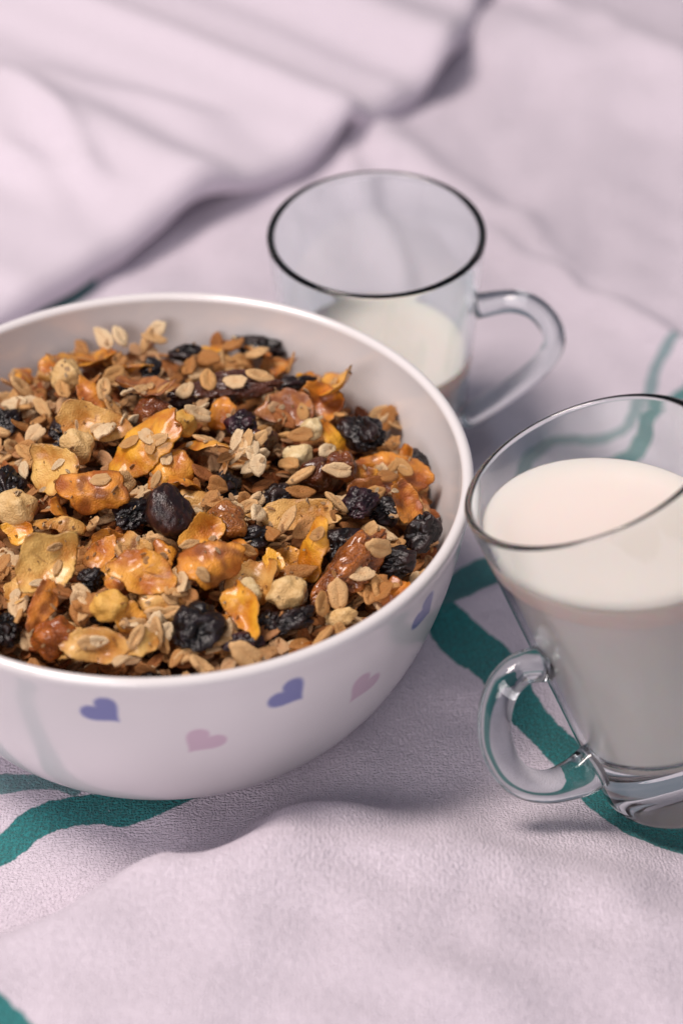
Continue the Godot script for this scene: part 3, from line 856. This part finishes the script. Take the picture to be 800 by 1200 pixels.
	["R", Vector3(20.3, 63.5, -22.6), Vector3(-0.03, 1.00, 0.09), Vector3(0.22, 0.09, -0.97), 8.4, 8.4, "purple", 0, "upright shiny raisin above the pale middle oat cluster"],
	["R", Vector3(29.8, 61.4, 0.2), Vector3(-0.02, 0.98, 0.22), Vector3(0.06, 0.22, -0.97), 9.7, 9.7, "dull", 0, "dull wrinkled raisin above the long tan cornflake"],
	["R", Vector3(52.0, 58.7, -26.0), Vector3(-0.00, 0.99, 0.11), Vector3(0.70, -0.07, 0.71), 13.2, 11.4, "black", 0, "large curled black raisin with deep folds at the right"],
	["R", Vector3(51.1, 57.6, 3.1), Vector3(-0.18, 0.98, 0.07), Vector3(0.40, 0.14, -0.91), 10.1, 10.1, "purple", 0, "purple raisin right of the long tan cornflake"],
	["R", Vector3(66.6, 52.6, 9.2), Vector3(-0.02, 0.76, 0.64), Vector3(0.35, 0.61, -0.71), 10.1, 10.1, "black", 0, "upper of the twin raisins at the front right wall"],
	["R", Vector3(60.2, 52.9, 21.0), Vector3(0.07, 0.73, 0.68), Vector3(0.86, 0.29, -0.41), 9.7, 8.8, "black", 0, "lower of the twin raisins at the front right wall"],
	["R", Vector3(-15.3, 61.6, 34.7), Vector3(-0.07, 0.99, 0.16), Vector3(0.92, 0.12, -0.37), 6.8, 6.4, "shiny", 0, "small round glossy black raisin right of the flake with three oats"],
	["R", Vector3(11.4, 58.4, 51.3), Vector3(-0.05, 0.98, 0.21), Vector3(-0.10, 0.20, -0.97), 12.8, 12.8, "shiny", 0, "upright glossy raisin near the front rim"],
	["R", Vector3(22.1, 55.6, 54.0), Vector3(-0.08, 0.99, 0.09), Vector3(0.98, 0.09, -0.20), 9.7, 6.2, "purple", 0, "crinkled raisin lying over the front rim"],
	["R", Vector3(34.2, 55.6, 45.5), Vector3(-0.06, 0.99, 0.14), Vector3(0.90, 0.11, -0.41), 11.9, 7.0, "black", 0, "long ribbed raisin near the front rim"],
	["F", Vector3(-17.6, 73.1, -18.0), Vector3(0.07, 0.68, 0.73), Vector3(0.99, -0.15, 0.04), 18.1, 10.7, "tan", 1, "tan petal-like cornflake with one oat stuck on it"],
	["F", Vector3(-25.6, 61.0, 32.9), Vector3(0.18, 0.75, 0.64), Vector3(0.84, 0.22, -0.50), 16.9, 14.0, "pale", 3, "pale golden cornflake carrying three oats at the left"],
	["F", Vector3(59.5, 56.8, -14.6), Vector3(-0.10, 0.69, 0.72), Vector3(0.96, -0.12, 0.24), 19.4, 12.6, "amber", 5, "wide amber cornflake with oats at the right bowl wall"],
	["F", Vector3(62.3, 54.2, 1.2), Vector3(0.42, 0.64, 0.64), Vector3(0.37, -0.77, 0.52), 13.3, 7.4, "amber", 0, "narrow amber flake standing above the twin raisins"],
	["F", Vector3(38.7, 60.1, 24.4), Vector3(-0.58, 0.52, 0.63), Vector3(0.31, 0.85, -0.43), 17.1, 9.2, "yellow", 1, "upright yellow cornflake before the glazed long nut"],
	["F", Vector3(22.8, 58.2, 46.5), Vector3(-0.36, 0.73, 0.58), Vector3(0.41, -0.43, 0.80), 14.9, 7.8, "yellow", 0, "yellow cornflake leaning down to the front rim"],
	["F", Vector3(14.6, 62.4, 34.0), Vector3(0.14, 0.73, 0.67), Vector3(0.91, 0.17, -0.37), 17.0, 12.3, "glazed", 1, "glazed amber cornflake left of the tan sugary one"],
	["F", Vector3(-2.1, 63.7, 36.8), Vector3(-0.10, 0.75, 0.66), Vector3(0.97, -0.07, 0.23), 17.1, 11.8, "golden", 0, "smooth curved golden cornflake at the front centre"],
	["F", Vector3(-15.9, 67.7, 10.5), Vector3(-0.06, 0.69, 0.72), Vector3(0.99, -0.04, 0.12), 18.3, 11.7, "amber", 1, "amber blistered cornflake with one oat at the left centre"],
	["F", Vector3(-4.6, 72.7, -7.4), Vector3(-0.47, 0.76, 0.44), Vector3(0.78, 0.60, -0.20), 23.7, 16.5, "yellow", 4, "large folded golden cornflake with oats on its face"],
	["F", Vector3(34.1, 64.3, 9.5), Vector3(-0.01, 0.78, 0.62), Vector3(1.00, 0.03, -0.01), 23.4, 8.0, "tan", 0, "long tan cornflake lying across the middle front"],
	["R", Vector3(3.3, 66.6, 16.4), Vector3(0.08, 0.71, 0.70), Vector3(0.47, -0.65, 0.60), 15.4, 11.4, "smooth", 0, "large smooth brown-black raisin in the middle of the bowl"],
]

var tones := {
	"black": ["0b0708", "2c1b1b"], "purple": ["170c14", "46262f"], "blue": ["0e0f16", "262833"], "dull": ["1c1413", "41302a"], "shiny": ["0a0708", "241a1c"], "smooth": ["1d1010", "47292199"],
	"golden": ["be6a14", "f0aa3e"], "pale": ["c98630", "f0c26c"], "tan": ["c38230", "ecba6a"], "yellow": ["cc7814", "f6b434"], "amber": ["b05c12", "ea9a34"], "glazed": ["b8661a", "f0a236"], "brown": ["8a4a1e", "bd7a3c"], "orange": ["b9631d", "e08f34"],
}
var puff_tones := {"pale": "e6c58c", "cream": "efdcae", "yellow": "e8b85e"}
var nut_tones := {"brown": "8f4e1c", "dark": "5f2f14", "orange": "bf6a1e", "amber": "b4702c"}

const CELL := 0.0008
const CELLS := 202
var top := PackedFloat32Array()
var busy := PackedFloat32Array()  # where a large piece already lies open to view
var oats: Array[ArrayMesh] = []
var oat_points: Array[PackedVector3Array] = []

func target(x: float, z: float) -> float:
	var r := sqrt(x * x + z * z)
	var rim := 0.0500 + (0.0070 * maxf(0.0, -z) - 0.0030 * maxf(0.0, x)) / maxf(r, 0.001)
	var heap_up := 0.0075 * exp(-((x + 0.014) * (x + 0.014) + (z + 0.020) * (z + 0.020)) / 0.0007)
	return 0.0615 + heap_up - (0.0615 - rim) * minf(1.0, r * r / 0.005476)

# one rolled oat: a thin pointed lens with a crease along it, slightly curled
func oat_mesh(seed_: int, tint: Color, toast: float) -> ArrayMesh:
	var g := RandomNumberGenerator.new()
	g.seed = 500 + seed_
	var nu := 20
	var nv := 11
	var a := 0.0039 * g.randf_range(0.85, 1.12)
	var b := 0.0023 * g.randf_range(0.82, 1.15)
	var th := 0.00062 * g.randf_range(0.8, 1.4)
	var curl := g.randf_range(-42.0, 34.0)
	var bend := g.randf_range(-30.0, 40.0)
	var crack := g.randf() < 0.3
	var P := PackedVector3Array()
	var col := PackedColorArray()
	var off := g.randf() * 100.0
	for j in nv:
		var v := PI * j / (nv - 1)
		var rad := pow(sin(v), 0.55) if j > 0 and j < nv - 1 else 0.0
		for i in nu:
			var u := TAU * i / nu
			var o := 1.0 + 0.10 * nz.get_noise_2d(cos(u) * 1.4 + off, sin(u) * 1.4)
			if crack and cos(u) > 0.93:
				o *= 0.82
			var x := a * cos(u) * rad * o
			var taper := 1.0 - 0.30 * pow(absf(cos(u)), 3.0) + 0.12 * cos(u)
			var z := b * sin(u) * rad * o * taper
			var y := cos(v) * th
			var groove := exp(-pow(z / (b * 0.17), 2.0)) * maxf(0.0, 1.0 - pow(x / (a * 0.9), 2.0))
			y -= groove * th * 0.75 * (1.0 if j < nv / 2 else -0.6)
			y += nz.get_noise_3d(x * 900.0 + off, z * 900.0, 3.0) * 0.00022
			y += curl * x * x + bend * z * z
			P.append(Vector3(x, y, z))
			var e := clampf(rad - 0.75, 0.0, 0.25) * 4.0
			var t := toast * (0.35 + 0.65 * e) + 0.22 * nz.get_noise_3d(x * 350.0, z * 700.0, off) + 0.22 * groove
			col.append(tint.lerp(lin("a86c34"), clampf(t, 0.0, 0.9)))
	return grid_mesh(P, nu, nv, true, PackedVector2Array(), col, true)

# corn flake: a blistered thin sheet with a ragged outline, bent along one axis
func flake_mesh(seed_: int, L: float, W: float, dark: Color, light: Color, glazed: bool) -> ArrayMesh:
	var g := RandomNumberGenerator.new()
	g.seed = 900 + seed_
	var nu := 64
	var half := 15
	var off := g.randf() * 200.0
	var curl := g.randf_range(0.3, 0.8) * (1.0 if g.randf() < 0.62 else -1.0) / W
	var twist := g.randf_range(-25.0, 25.0)
	var wave := g.randf_range(0.0005, 0.0014)
	var P := PackedVector3Array()
	var col := PackedColorArray()
	for layer in 2:
		for jj in half + 1:
			var j := jj if layer == 0 else half - jj
			if layer == 1 and jj == 0:
				continue
			var rr := pow(float(j) / half, 0.8)
			for i in nu:
				var u := TAU * i / nu
				var o := 1.0 + 0.26 * nz.get_noise_2d(cos(u) * 0.8 + off, sin(u) * 0.8 + 5.0) + 0.05 * nz.get_noise_2d(cos(u) * 2.2 + off, sin(u) * 2.2) + 0.035 * nz.get_noise_2d(cos(u) * 6.0 + off, sin(u) * 6.0) + 0.02 * nz.get_noise_2d(cos(u) * 15.0 + off, sin(u) * 15.0)
				var x := L * 0.5 * cos(u) * rr * o
				var z := W * 0.5 * sin(u) * rr * o
				var blister := maxf(0.0, 0.55 - (cells.get_noise_3d(x * 240.0 + off, z * 240.0, 1.0) + 1.0)) * 0.0009
				var soft := nz.get_noise_3d(x * 130.0 + off, z * 130.0, 9.0)
				var y := curl * z * z * 1.2 + curl * 0.25 * x * x + twist * x * z + wave * soft + 0.00010 * nz.get_noise_3d(x * 420.0, z * 420.0, off)
				y += blister
				y += (0.0003 if layer == 0 else -0.0003) * sqrt(maxf(0.0, 1.0 - rr * rr * rr * rr))
				P.append(Vector3(x, y, z))
				var t := 0.60 + 0.95 * soft + blister * 300.0 + 0.35 * nz.get_noise_3d(x * 500.0, z * 500.0, off + 40.0)
				var c := dark.lerp(light, clampf(t, 0.0, 1.0))
				var burn := clampf((rr - 0.84) * 3.0 * (0.6 + nz.get_noise_2d(cos(u) * 2.0 + off, sin(u) * 2.0)), 0.0, 0.7)
				if glazed:
					burn = maxf(burn, clampf(nz.get_noise_3d(x * 210.0 + 9.0, z * 210.0, off) * 1.6 - 0.1, 0.0, 0.75))
				col.append(c.lerp(lin("7a3a12"), burn))
	return grid_mesh(P, nu, half * 2 + 1, true, PackedVector2Array(), col, true)

# dried fruit: an oval body drawn into lengthwise wrinkles
func lump_mesh(seed_: int, A: Vector3, dark: Color, light: Color, depth: float, stretch: Vector3, sag: float, nu := 52, nv := 36) -> ArrayMesh:
	var g := RandomNumberGenerator.new()
	g.seed = 1300 + seed_
	var off := Vector3(g.randf(), g.randf(), g.randf()) * 90.0
	var P := PackedVector3Array()
	var col := PackedColorArray()
	for j in nv:
		var v := PI * j / (nv - 1)
		for i in nu:
			var u := TAU * i / nu
			var d := Vector3(cos(v), sin(v) * cos(u), sin(v) * sin(u))
			var low := nz.get_noise_3dv(d * 0.9 + off)
			var q := d * stretch + Vector3.ONE * nz.get_noise_3dv(d * 1.6 - off) * 0.5
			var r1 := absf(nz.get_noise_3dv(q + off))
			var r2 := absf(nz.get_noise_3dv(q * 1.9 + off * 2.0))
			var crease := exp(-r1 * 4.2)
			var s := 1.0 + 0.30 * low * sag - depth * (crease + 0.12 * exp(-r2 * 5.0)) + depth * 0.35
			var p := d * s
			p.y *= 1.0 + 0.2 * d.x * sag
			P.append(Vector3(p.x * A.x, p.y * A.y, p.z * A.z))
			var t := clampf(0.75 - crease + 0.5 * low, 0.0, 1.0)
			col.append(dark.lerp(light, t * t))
	return grid_mesh(P, nu, nv, true, PackedVector2Array(), col, true)

func cell(x: float, z: float) -> int:
	return clampi(int((z + 0.0808) / CELL), 0, CELLS - 1) * CELLS + clampi(int((x + 0.0808) / CELL), 0, CELLS - 1)

# lowers a piece on to what lies under it; returns how far it has to move in y
func settle(tr: Transform3D, pts: PackedVector3Array, sink: float) -> float:
	var up := -1.0
	for p in pts:
		var q := tr * p
		up = maxf(up, top[cell(q.x, q.z)] - q.y)
	return up - sink

func cover(tr: Transform3D, pts: PackedVector3Array):
	for p in pts:
		var q := tr * p
		var c := cell(q.x, q.z)
		if q.y > top[c]:
			top[c] = q.y

func thin(m: ArrayMesh, step: int) -> PackedVector3Array:
	var v: PackedVector3Array = m.surface_get_arrays(0)[Mesh.ARRAY_VERTEX]
	var out := PackedVector3Array()
	for i in range(0, v.size(), step):
		out.append(v[i])
	return out

func frame(n: Vector3, a: Vector3) -> Basis:
	n = n.normalized()
	a = (a - n * a.dot(n)).normalized()
	return Basis(a, n, a.cross(n))

func random_lie(steep: float) -> Basis:
	var n := Vector3(rng.randfn(0, steep), 1.0, rng.randfn(0, steep)).normalized()
	return frame(n, Vector3(cos(rng.randf() * TAU), 0.01, sin(rng.randf() * TAU)))

func keep_inside(p: Vector3, margin: float) -> Vector3:
	var r := Vector2(p.x, p.z).length()
	var most := bowl_in_r(p.y) - margin
	if r > most:
		p.x *= most / r
		p.z *= most / r
	return p

func cereal():
	top.resize(CELLS * CELLS)
	busy.resize(CELLS * CELLS)
	for j in CELLS:
		for i in CELLS:
			var x := (i + 0.5) * CELL - 0.0808
			var z := (j + 0.5) * CELL - 0.0808
			top[j * CELLS + i] = target(x, z) - 0.0135
	for k in 18:
		var tint: Color = lin(["e8c798", "dfb47c", "d6a466", "ecd2a8", "cc965a", "b98044"][k % 6])
		var m := oat_mesh(k, tint, [0.0, 0.1, 0.2, 0.0, 0.35, 0.6][k % 6] * 0.8)
		oats.append(m)
		oat_points.append(thin(m, 2))
	bed()
	var i := 0
	for h in heap:
		i += 1
		piece(i, h[0], h[1] * 0.001, h[2], h[3], h[4] * 0.001, h[5] * 0.001, h[6], h[7], h[8])
	loose()

# what lies below: nobody could count it
func bed():
	var root := base("cereal_mix", Transform3D.IDENTITY)
	tag(root, "dense mix of oats and crumbs under the larger pieces in the bowl", "cereal", "", "stuff")
	var P := PackedVector3Array()
	var col := PackedColorArray()
	for j in 25:
		for i in 72:
			var a := TAU * i / 72
			var r := 0.0735 * j / 24.0
			var y := target(r, 0.0) - 0.0135
			r = minf(r, bowl_in_r(y) - 0.0002)
			P.append(Vector3(r * cos(a), y, r * sin(a)))
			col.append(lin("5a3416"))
	var dome := part("filling", grid_mesh(P, 72, 25, true, PackedVector2Array(), col), M.crumb, root)
	dome.set_meta("kind", "stuff")
	var lots: Array = []
	for k in 18:
		lots.append([])
	for n in 2600:
		var bestp := Vector2.ZERO
		var bestd := -1.0
		for t in 4:
			var r := 0.0715 * sqrt(rng.randf())
			var a := rng.randf() * TAU
			var q := Vector2(r * cos(a), r * sin(a))
			var d := target(q.x, q.y) - top[cell(q.x, q.y)]
			if d > bestd:
				bestd = d
				bestp = q
		if bestd < 0.0080 + 0.0034 * nz.get_noise_2d(bestp.x * 60.0, bestp.y * 60.0):
			continue
		var k := rng.randi() % 18
		var tr := Transform3D(random_lie(0.45).scaled(Vector3.ONE * rng.randf_range(0.6, 1.0)), Vector3(bestp.x, 0.05, bestp.y))
		tr.origin.y += settle(tr, oat_points[k], 0.0006)
		tr.origin = keep_inside(tr.origin, 0.0035)
		cover(tr, oat_points[k])
		lots[k].append(tr)
	for k in 18:
		var mm := MultiMesh.new()
		mm.transform_format = MultiMesh.TRANSFORM_3D
		mm.use_colors = true
		mm.mesh = oats[k]
		mm.instance_count = lots[k].size()
		for n in lots[k].size():
			mm.set_instance_transform(n, lots[k][n])
			mm.set_instance_color(n, Color.WHITE.lerp(lin("bc8044"), 0.15 + rng.randf() * 0.75))
		var o := MultiMeshInstance3D.new()
		o.name = "oat_bed" if k == 0 else "oat_bed_%03d" % k
		o.multimesh = mm
		o.material_override = M.oat
		o.set_meta("kind", "stuff")
		root.add_child(o, true)

func oat_on(parent: Node3D, tone: String, tr: Transform3D, called := "oat"):
	var want := {"pale": [0, 1, 3], "white": [3, 0, 3], "mix": [0, 1, 2], "toasted": [4, 5, 2], "grey": [1, 2, 0]}
	var pick: Array = want[tone]
	var k: int = pick[rng.randi() % 3] + 6 * (rng.randi() % 3)
	var o := part(called, oats[k], M.oat, parent)
	o.transform = tr

func piece(i: int, kind: String, at: Vector3, n: Vector3, a: Vector3, L: float, W: float, tone: String, stuck: int, label: String):
	var tr := Transform3D(frame(n, a), at)
	var mesh: ArrayMesh
	var called := ""
	var cat := ""
	var group := ""
	var mat: Material
	var children: Array[Transform3D] = []
	var kid_tone := "mix"
	if kind == "R":
		var c: Array = tones[tone]
		var smooth := tone == "smooth"
		if not smooth:
			L *= 0.95
			W *= 0.88
		var thick := 0.35 if not smooth else 0.46
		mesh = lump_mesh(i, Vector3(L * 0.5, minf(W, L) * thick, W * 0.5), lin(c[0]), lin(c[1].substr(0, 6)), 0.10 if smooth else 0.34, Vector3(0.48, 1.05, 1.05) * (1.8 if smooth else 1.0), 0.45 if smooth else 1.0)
		called = "raisin"
		cat = "raisin"
		group = "raisins in the cereal"
		mat = M.raisin
	elif kind == "F":
		var c: Array = tones[tone]
		mesh = flake_mesh(i, L, W, lin(c[0]), lin(c[1]), tone in ["glazed", "amber", "brown", "orange"])
		called = "corn_flake"
		cat = "cornflake"
		group = "cornflakes in the cereal"
		mat = M.flake
		if tone == "brown" and label.contains("fruit"):
			called = "fruit_slice"
			cat = "dried fruit"
			group = ""
		kid_tone = "pale" if tone in ["pale", "tan"] else "mix"
	elif kind == "P":
		var c := lin(puff_tones[tone])
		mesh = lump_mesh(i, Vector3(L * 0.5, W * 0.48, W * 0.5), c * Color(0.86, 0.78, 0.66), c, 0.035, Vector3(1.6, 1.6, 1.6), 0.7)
		called = "cereal_puff"
		cat = "cereal puff"
		group = "pale puffs in the cereal"
		mat = M.puff
	elif kind == "N":
		var c := lin(nut_tones[tone])
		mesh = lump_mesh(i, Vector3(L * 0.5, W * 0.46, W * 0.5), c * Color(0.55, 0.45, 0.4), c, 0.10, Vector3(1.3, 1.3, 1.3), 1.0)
		called = "hazelnut"
		cat = "nut"
		group = "glazed nuts in the cereal"
		mat = M.nut
		if label.contains("an oat stuck"):
			children.append(Transform3D(frame(Vector3(0.1, 1, 0.1), Vector3(1, 0, 0.5)), Vector3(-0.0006, W * 0.47, 0.0005)))
	elif kind == "B":
		var c := lin("5a2a10") if tone == "dark" else lin("a25c1c")
		mesh = lump_mesh(i, Vector3(L * 0.5, W * 0.40, W * 0.5), c * Color(0.5, 0.42, 0.4), c * 1.35, 0.26, Vector3(2.2, 1.5, 1.5), 1.2, 64, 60)
		called = "glazed_nut"
		cat = "nut"
		group = "glazed nuts in the cereal"
		mat = M.nut
		for s in stuck:
			var t := -0.35 + 0.7 * s / maxf(1.0, stuck - 1.0)
			children.append(Transform3D(frame(Vector3(rng.randfn(0, 0.3), 1, rng.randfn(0, 0.3)), Vector3(rng.randfn(0, 1), 0, rng.randfn(0, 1))), Vector3(t * L, W * 0.37, rng.randfn(0, 0.12) * W)))
	elif kind == "C":
		cluster(at, tr, L, W, tone, stuck, label)
		return
	var pts := thin(mesh, 3)
	var drop := settle(tr, pts, 0.0012 if kind != "F" else 0.0007)
	tr.origin.y += clampf(drop, -0.0040, 0.0034 if kind == "F" else 0.0016)
	tr.origin = keep_inside(tr.origin, minf(L, W) * 0.3)
	cover(tr, pts)
	for p in pts:
		var q := tr * p
		busy[cell(q.x, q.z)] = 0.012 if kind == "R" else 0.005
	var o := part(called, mesh, mat)
	o.transform = tr
	tag(o, label, cat, group)
	if kind == "F" and stuck:
		# oats glued to the face
		var v: PackedVector3Array = mesh.surface_get_arrays(0)[Mesh.ARRAY_VERTEX]
		var nn: PackedVector3Array = mesh.surface_get_arrays(0)[Mesh.ARRAY_NORMAL]
		for s in stuck:
			var q := (2 + rng.randi() % 8) * 64 + rng.randi() % 64
			var b := frame(nn[q] + Vector3(rng.randfn(0, 0.12), 0, rng.randfn(0, 0.12)), Vector3(rng.randfn(0, 1), 0, rng.randfn(0, 0.6))).scaled(Vector3.ONE * rng.randf_range(0.55, 0.92))
			children.append(Transform3D(b, v[q] + nn[q] * 0.0004))
	for c in children:
		oat_on(o, kid_tone, c)

func cluster(at: Vector3, tr: Transform3D, L: float, W: float, tone: String, count: int, label: String, group := "oat clusters in the cereal"):
	var lo := Vector3(at.x, at.y, at.z)
	var lift := clampf(target(at.x, at.z) - at.y, -0.004, 0.004)
	var here := top[cell(at.x, at.z)]
	tr.origin.y = clampf(here + 0.0016, at.y - 0.003, at.y + 0.002)
	tr.origin = keep_inside(tr.origin, 0.004)
	var root := base("oat_cluster", tr)
	tag(root, label, "oat cluster", group)
	for k in count:
		var a := TAU * (k * 0.382 + 0.1)
		var rr := sqrt((k + 0.3) / count)
		var p := Vector3(cos(a) * rr * (L * 0.5 - 0.0025), (1.0 - rr) * 0.0026 + rng.randf_range(-0.0006, 0.0008), sin(a) * rr * maxf(0.0008, W * 0.5 - 0.0022))
		var b := frame(Vector3(p.x * 90.0 + rng.randfn(0, 0.5), 1.0, p.z * 90.0 + rng.randfn(0, 0.5)), Vector3(rng.randfn(1.0, 0.6), 0, rng.randfn(0, 0.6)))
		var kt := tone
		if tone == "mix" and rng.randf() < 0.35:
			kt = "toasted"
		elif rng.randf() < 0.12:
			kt = "toasted"
		var t2 := Transform3D(b.scaled(Vector3.ONE * rng.randf_range(0.82, 1.08)), p)
		oat_on(root, kt, t2)
		cover(tr * t2, oat_points[0])

func lowest(tries: int) -> Vector2:
	var bestp := Vector2.ZERO
	var bestd := -1e9
	for t in tries:
		var r := 0.069 * sqrt(rng.randf())
		var a := rng.randf() * TAU
		var q := Vector2(r * cos(a), r * sin(a))
		var d := target(q.x, q.y) - top[cell(q.x, q.y)] - busy[cell(q.x, q.y)]
		if d > bestd:
			bestd = d
			bestp = q
	return bestp

func loose():
	for n in 95:
		var p := lowest(14)
		var half := "near" if p.y > 0.0 else "far"
		var tone: String = ["pale", "mix", "mix", "toasted"][n % 4]
		var tr := Transform3D(random_lie(0.35), Vector3(p.x, target(p.x, p.y) - 0.0015, p.y))
		cluster(tr.origin, tr, 0.0085, 0.0065, tone, 3 + n % 3, "small " + {"pale": "pale", "mix": "tan", "toasted": "toasted"}[tone] + " clump of oats wedged in a gap of the " + half + " half of the bowl", "small oat clumps, " + tone + ", " + half + " half")
	# broken corn flakes
	for n in 34:
		var p := lowest(10)
		var c: Array = tones[["golden", "amber", "yellow", "tan", "golden", "glazed"][n % 6]]
		var mesh := flake_mesh(400 + n, rng.randf_range(0.007, 0.012), rng.randf_range(0.005, 0.009), lin(c[0]), lin(c[1]), n % 3 == 0)
		var tr := Transform3D(random_lie(0.6), Vector3(p.x, target(p.x, p.y), p.y))
		var pts := thin(mesh, 3)
		tr.origin.y += clampf(settle(tr, pts, 0.0012), -0.006, 0.002)
		tr.origin = keep_inside(tr.origin, 0.004)
		cover(tr, pts)
		var half := "near" if p.y > 0.0 else "far"
		var o := part("corn_flake", mesh, M.flake)
		o.transform = tr
		tag(o, "small broken cornflake chip between larger pieces in the " + half + " half of the bowl", "cornflake", "cornflake chips, " + half + " half")
	for n in 120:
		var bestp := lowest(9)
		var k := rng.randi() % 18
		var tr := Transform3D(random_lie(0.55).scaled(Vector3(rng.randf_range(0.65, 1.15), rng.randf_range(0.8, 1.6), rng.randf_range(0.7, 1.15))), Vector3(bestp.x, 0.06, bestp.y))
		tr.origin.y += settle(tr, oat_points[k], 0.0009)
		if tr.origin.y > target(bestp.x, bestp.y) + 0.006:
			continue
		tr.origin = keep_inside(tr.origin, 0.0035)
		cover(tr, oat_points[k])
		var o := part("oat", oats[k], M.oat)
		o.transform = tr
		var dark := k % 6 in [4, 5]
		var near := bestp.y > 0.0
		tag(o, ("toasted brown" if dark else "pale") + " loose oat among the cereal in the " + ("near" if near else "far") + " half of the bowl", "oat", "loose " + ("toasted" if dark else "pale") + " oats, " + ("near" if near else "far") + " half")
	dust()

# broken bits and meal on everything
func dust():
	var root := get_node("cereal_mix")
	var mm := MultiMesh.new()
	mm.transform_format = MultiMesh.TRANSFORM_3D
	mm.use_colors = true
	mm.mesh = oats[3]
	var spots: Array[Transform3D] = []
	for n in 900:
		var r := 0.071 * sqrt(rng.randf())
		var a := rng.randf() * TAU
		var size := 0.10 + 0.28 * pow(rng.randf(), 2.5)
		var at := Vector3(r * cos(a), 0, r * sin(a))
		at.y = top[cell(at.x, at.z)] + 0.0002
		if at.y < target(at.x, at.z) - 0.014 or busy[cell(at.x, at.z)] > 0.01 and rng.randf() < 0.7:
			continue
		at = keep_inside(at, 0.001)
		spots.append(Transform3D(random_lie(0.6).scaled(Vector3(size, size * 1.6, size * rng.randf_range(0.7, 1.6))), at))
	mm.instance_count = spots.size()
	for n in spots.size():
		mm.set_instance_transform(n, spots[n])
		mm.set_instance_color(n, Color.WHITE.lerp(lin("cf9a5c"), rng.randf()))
	var o := MultiMeshInstance3D.new()
	o.name = "crumbs"
	o.multimesh = mm
	o.material_override = M.oat
	o.set_meta("kind", "stuff")
	root.add_child(o, true)
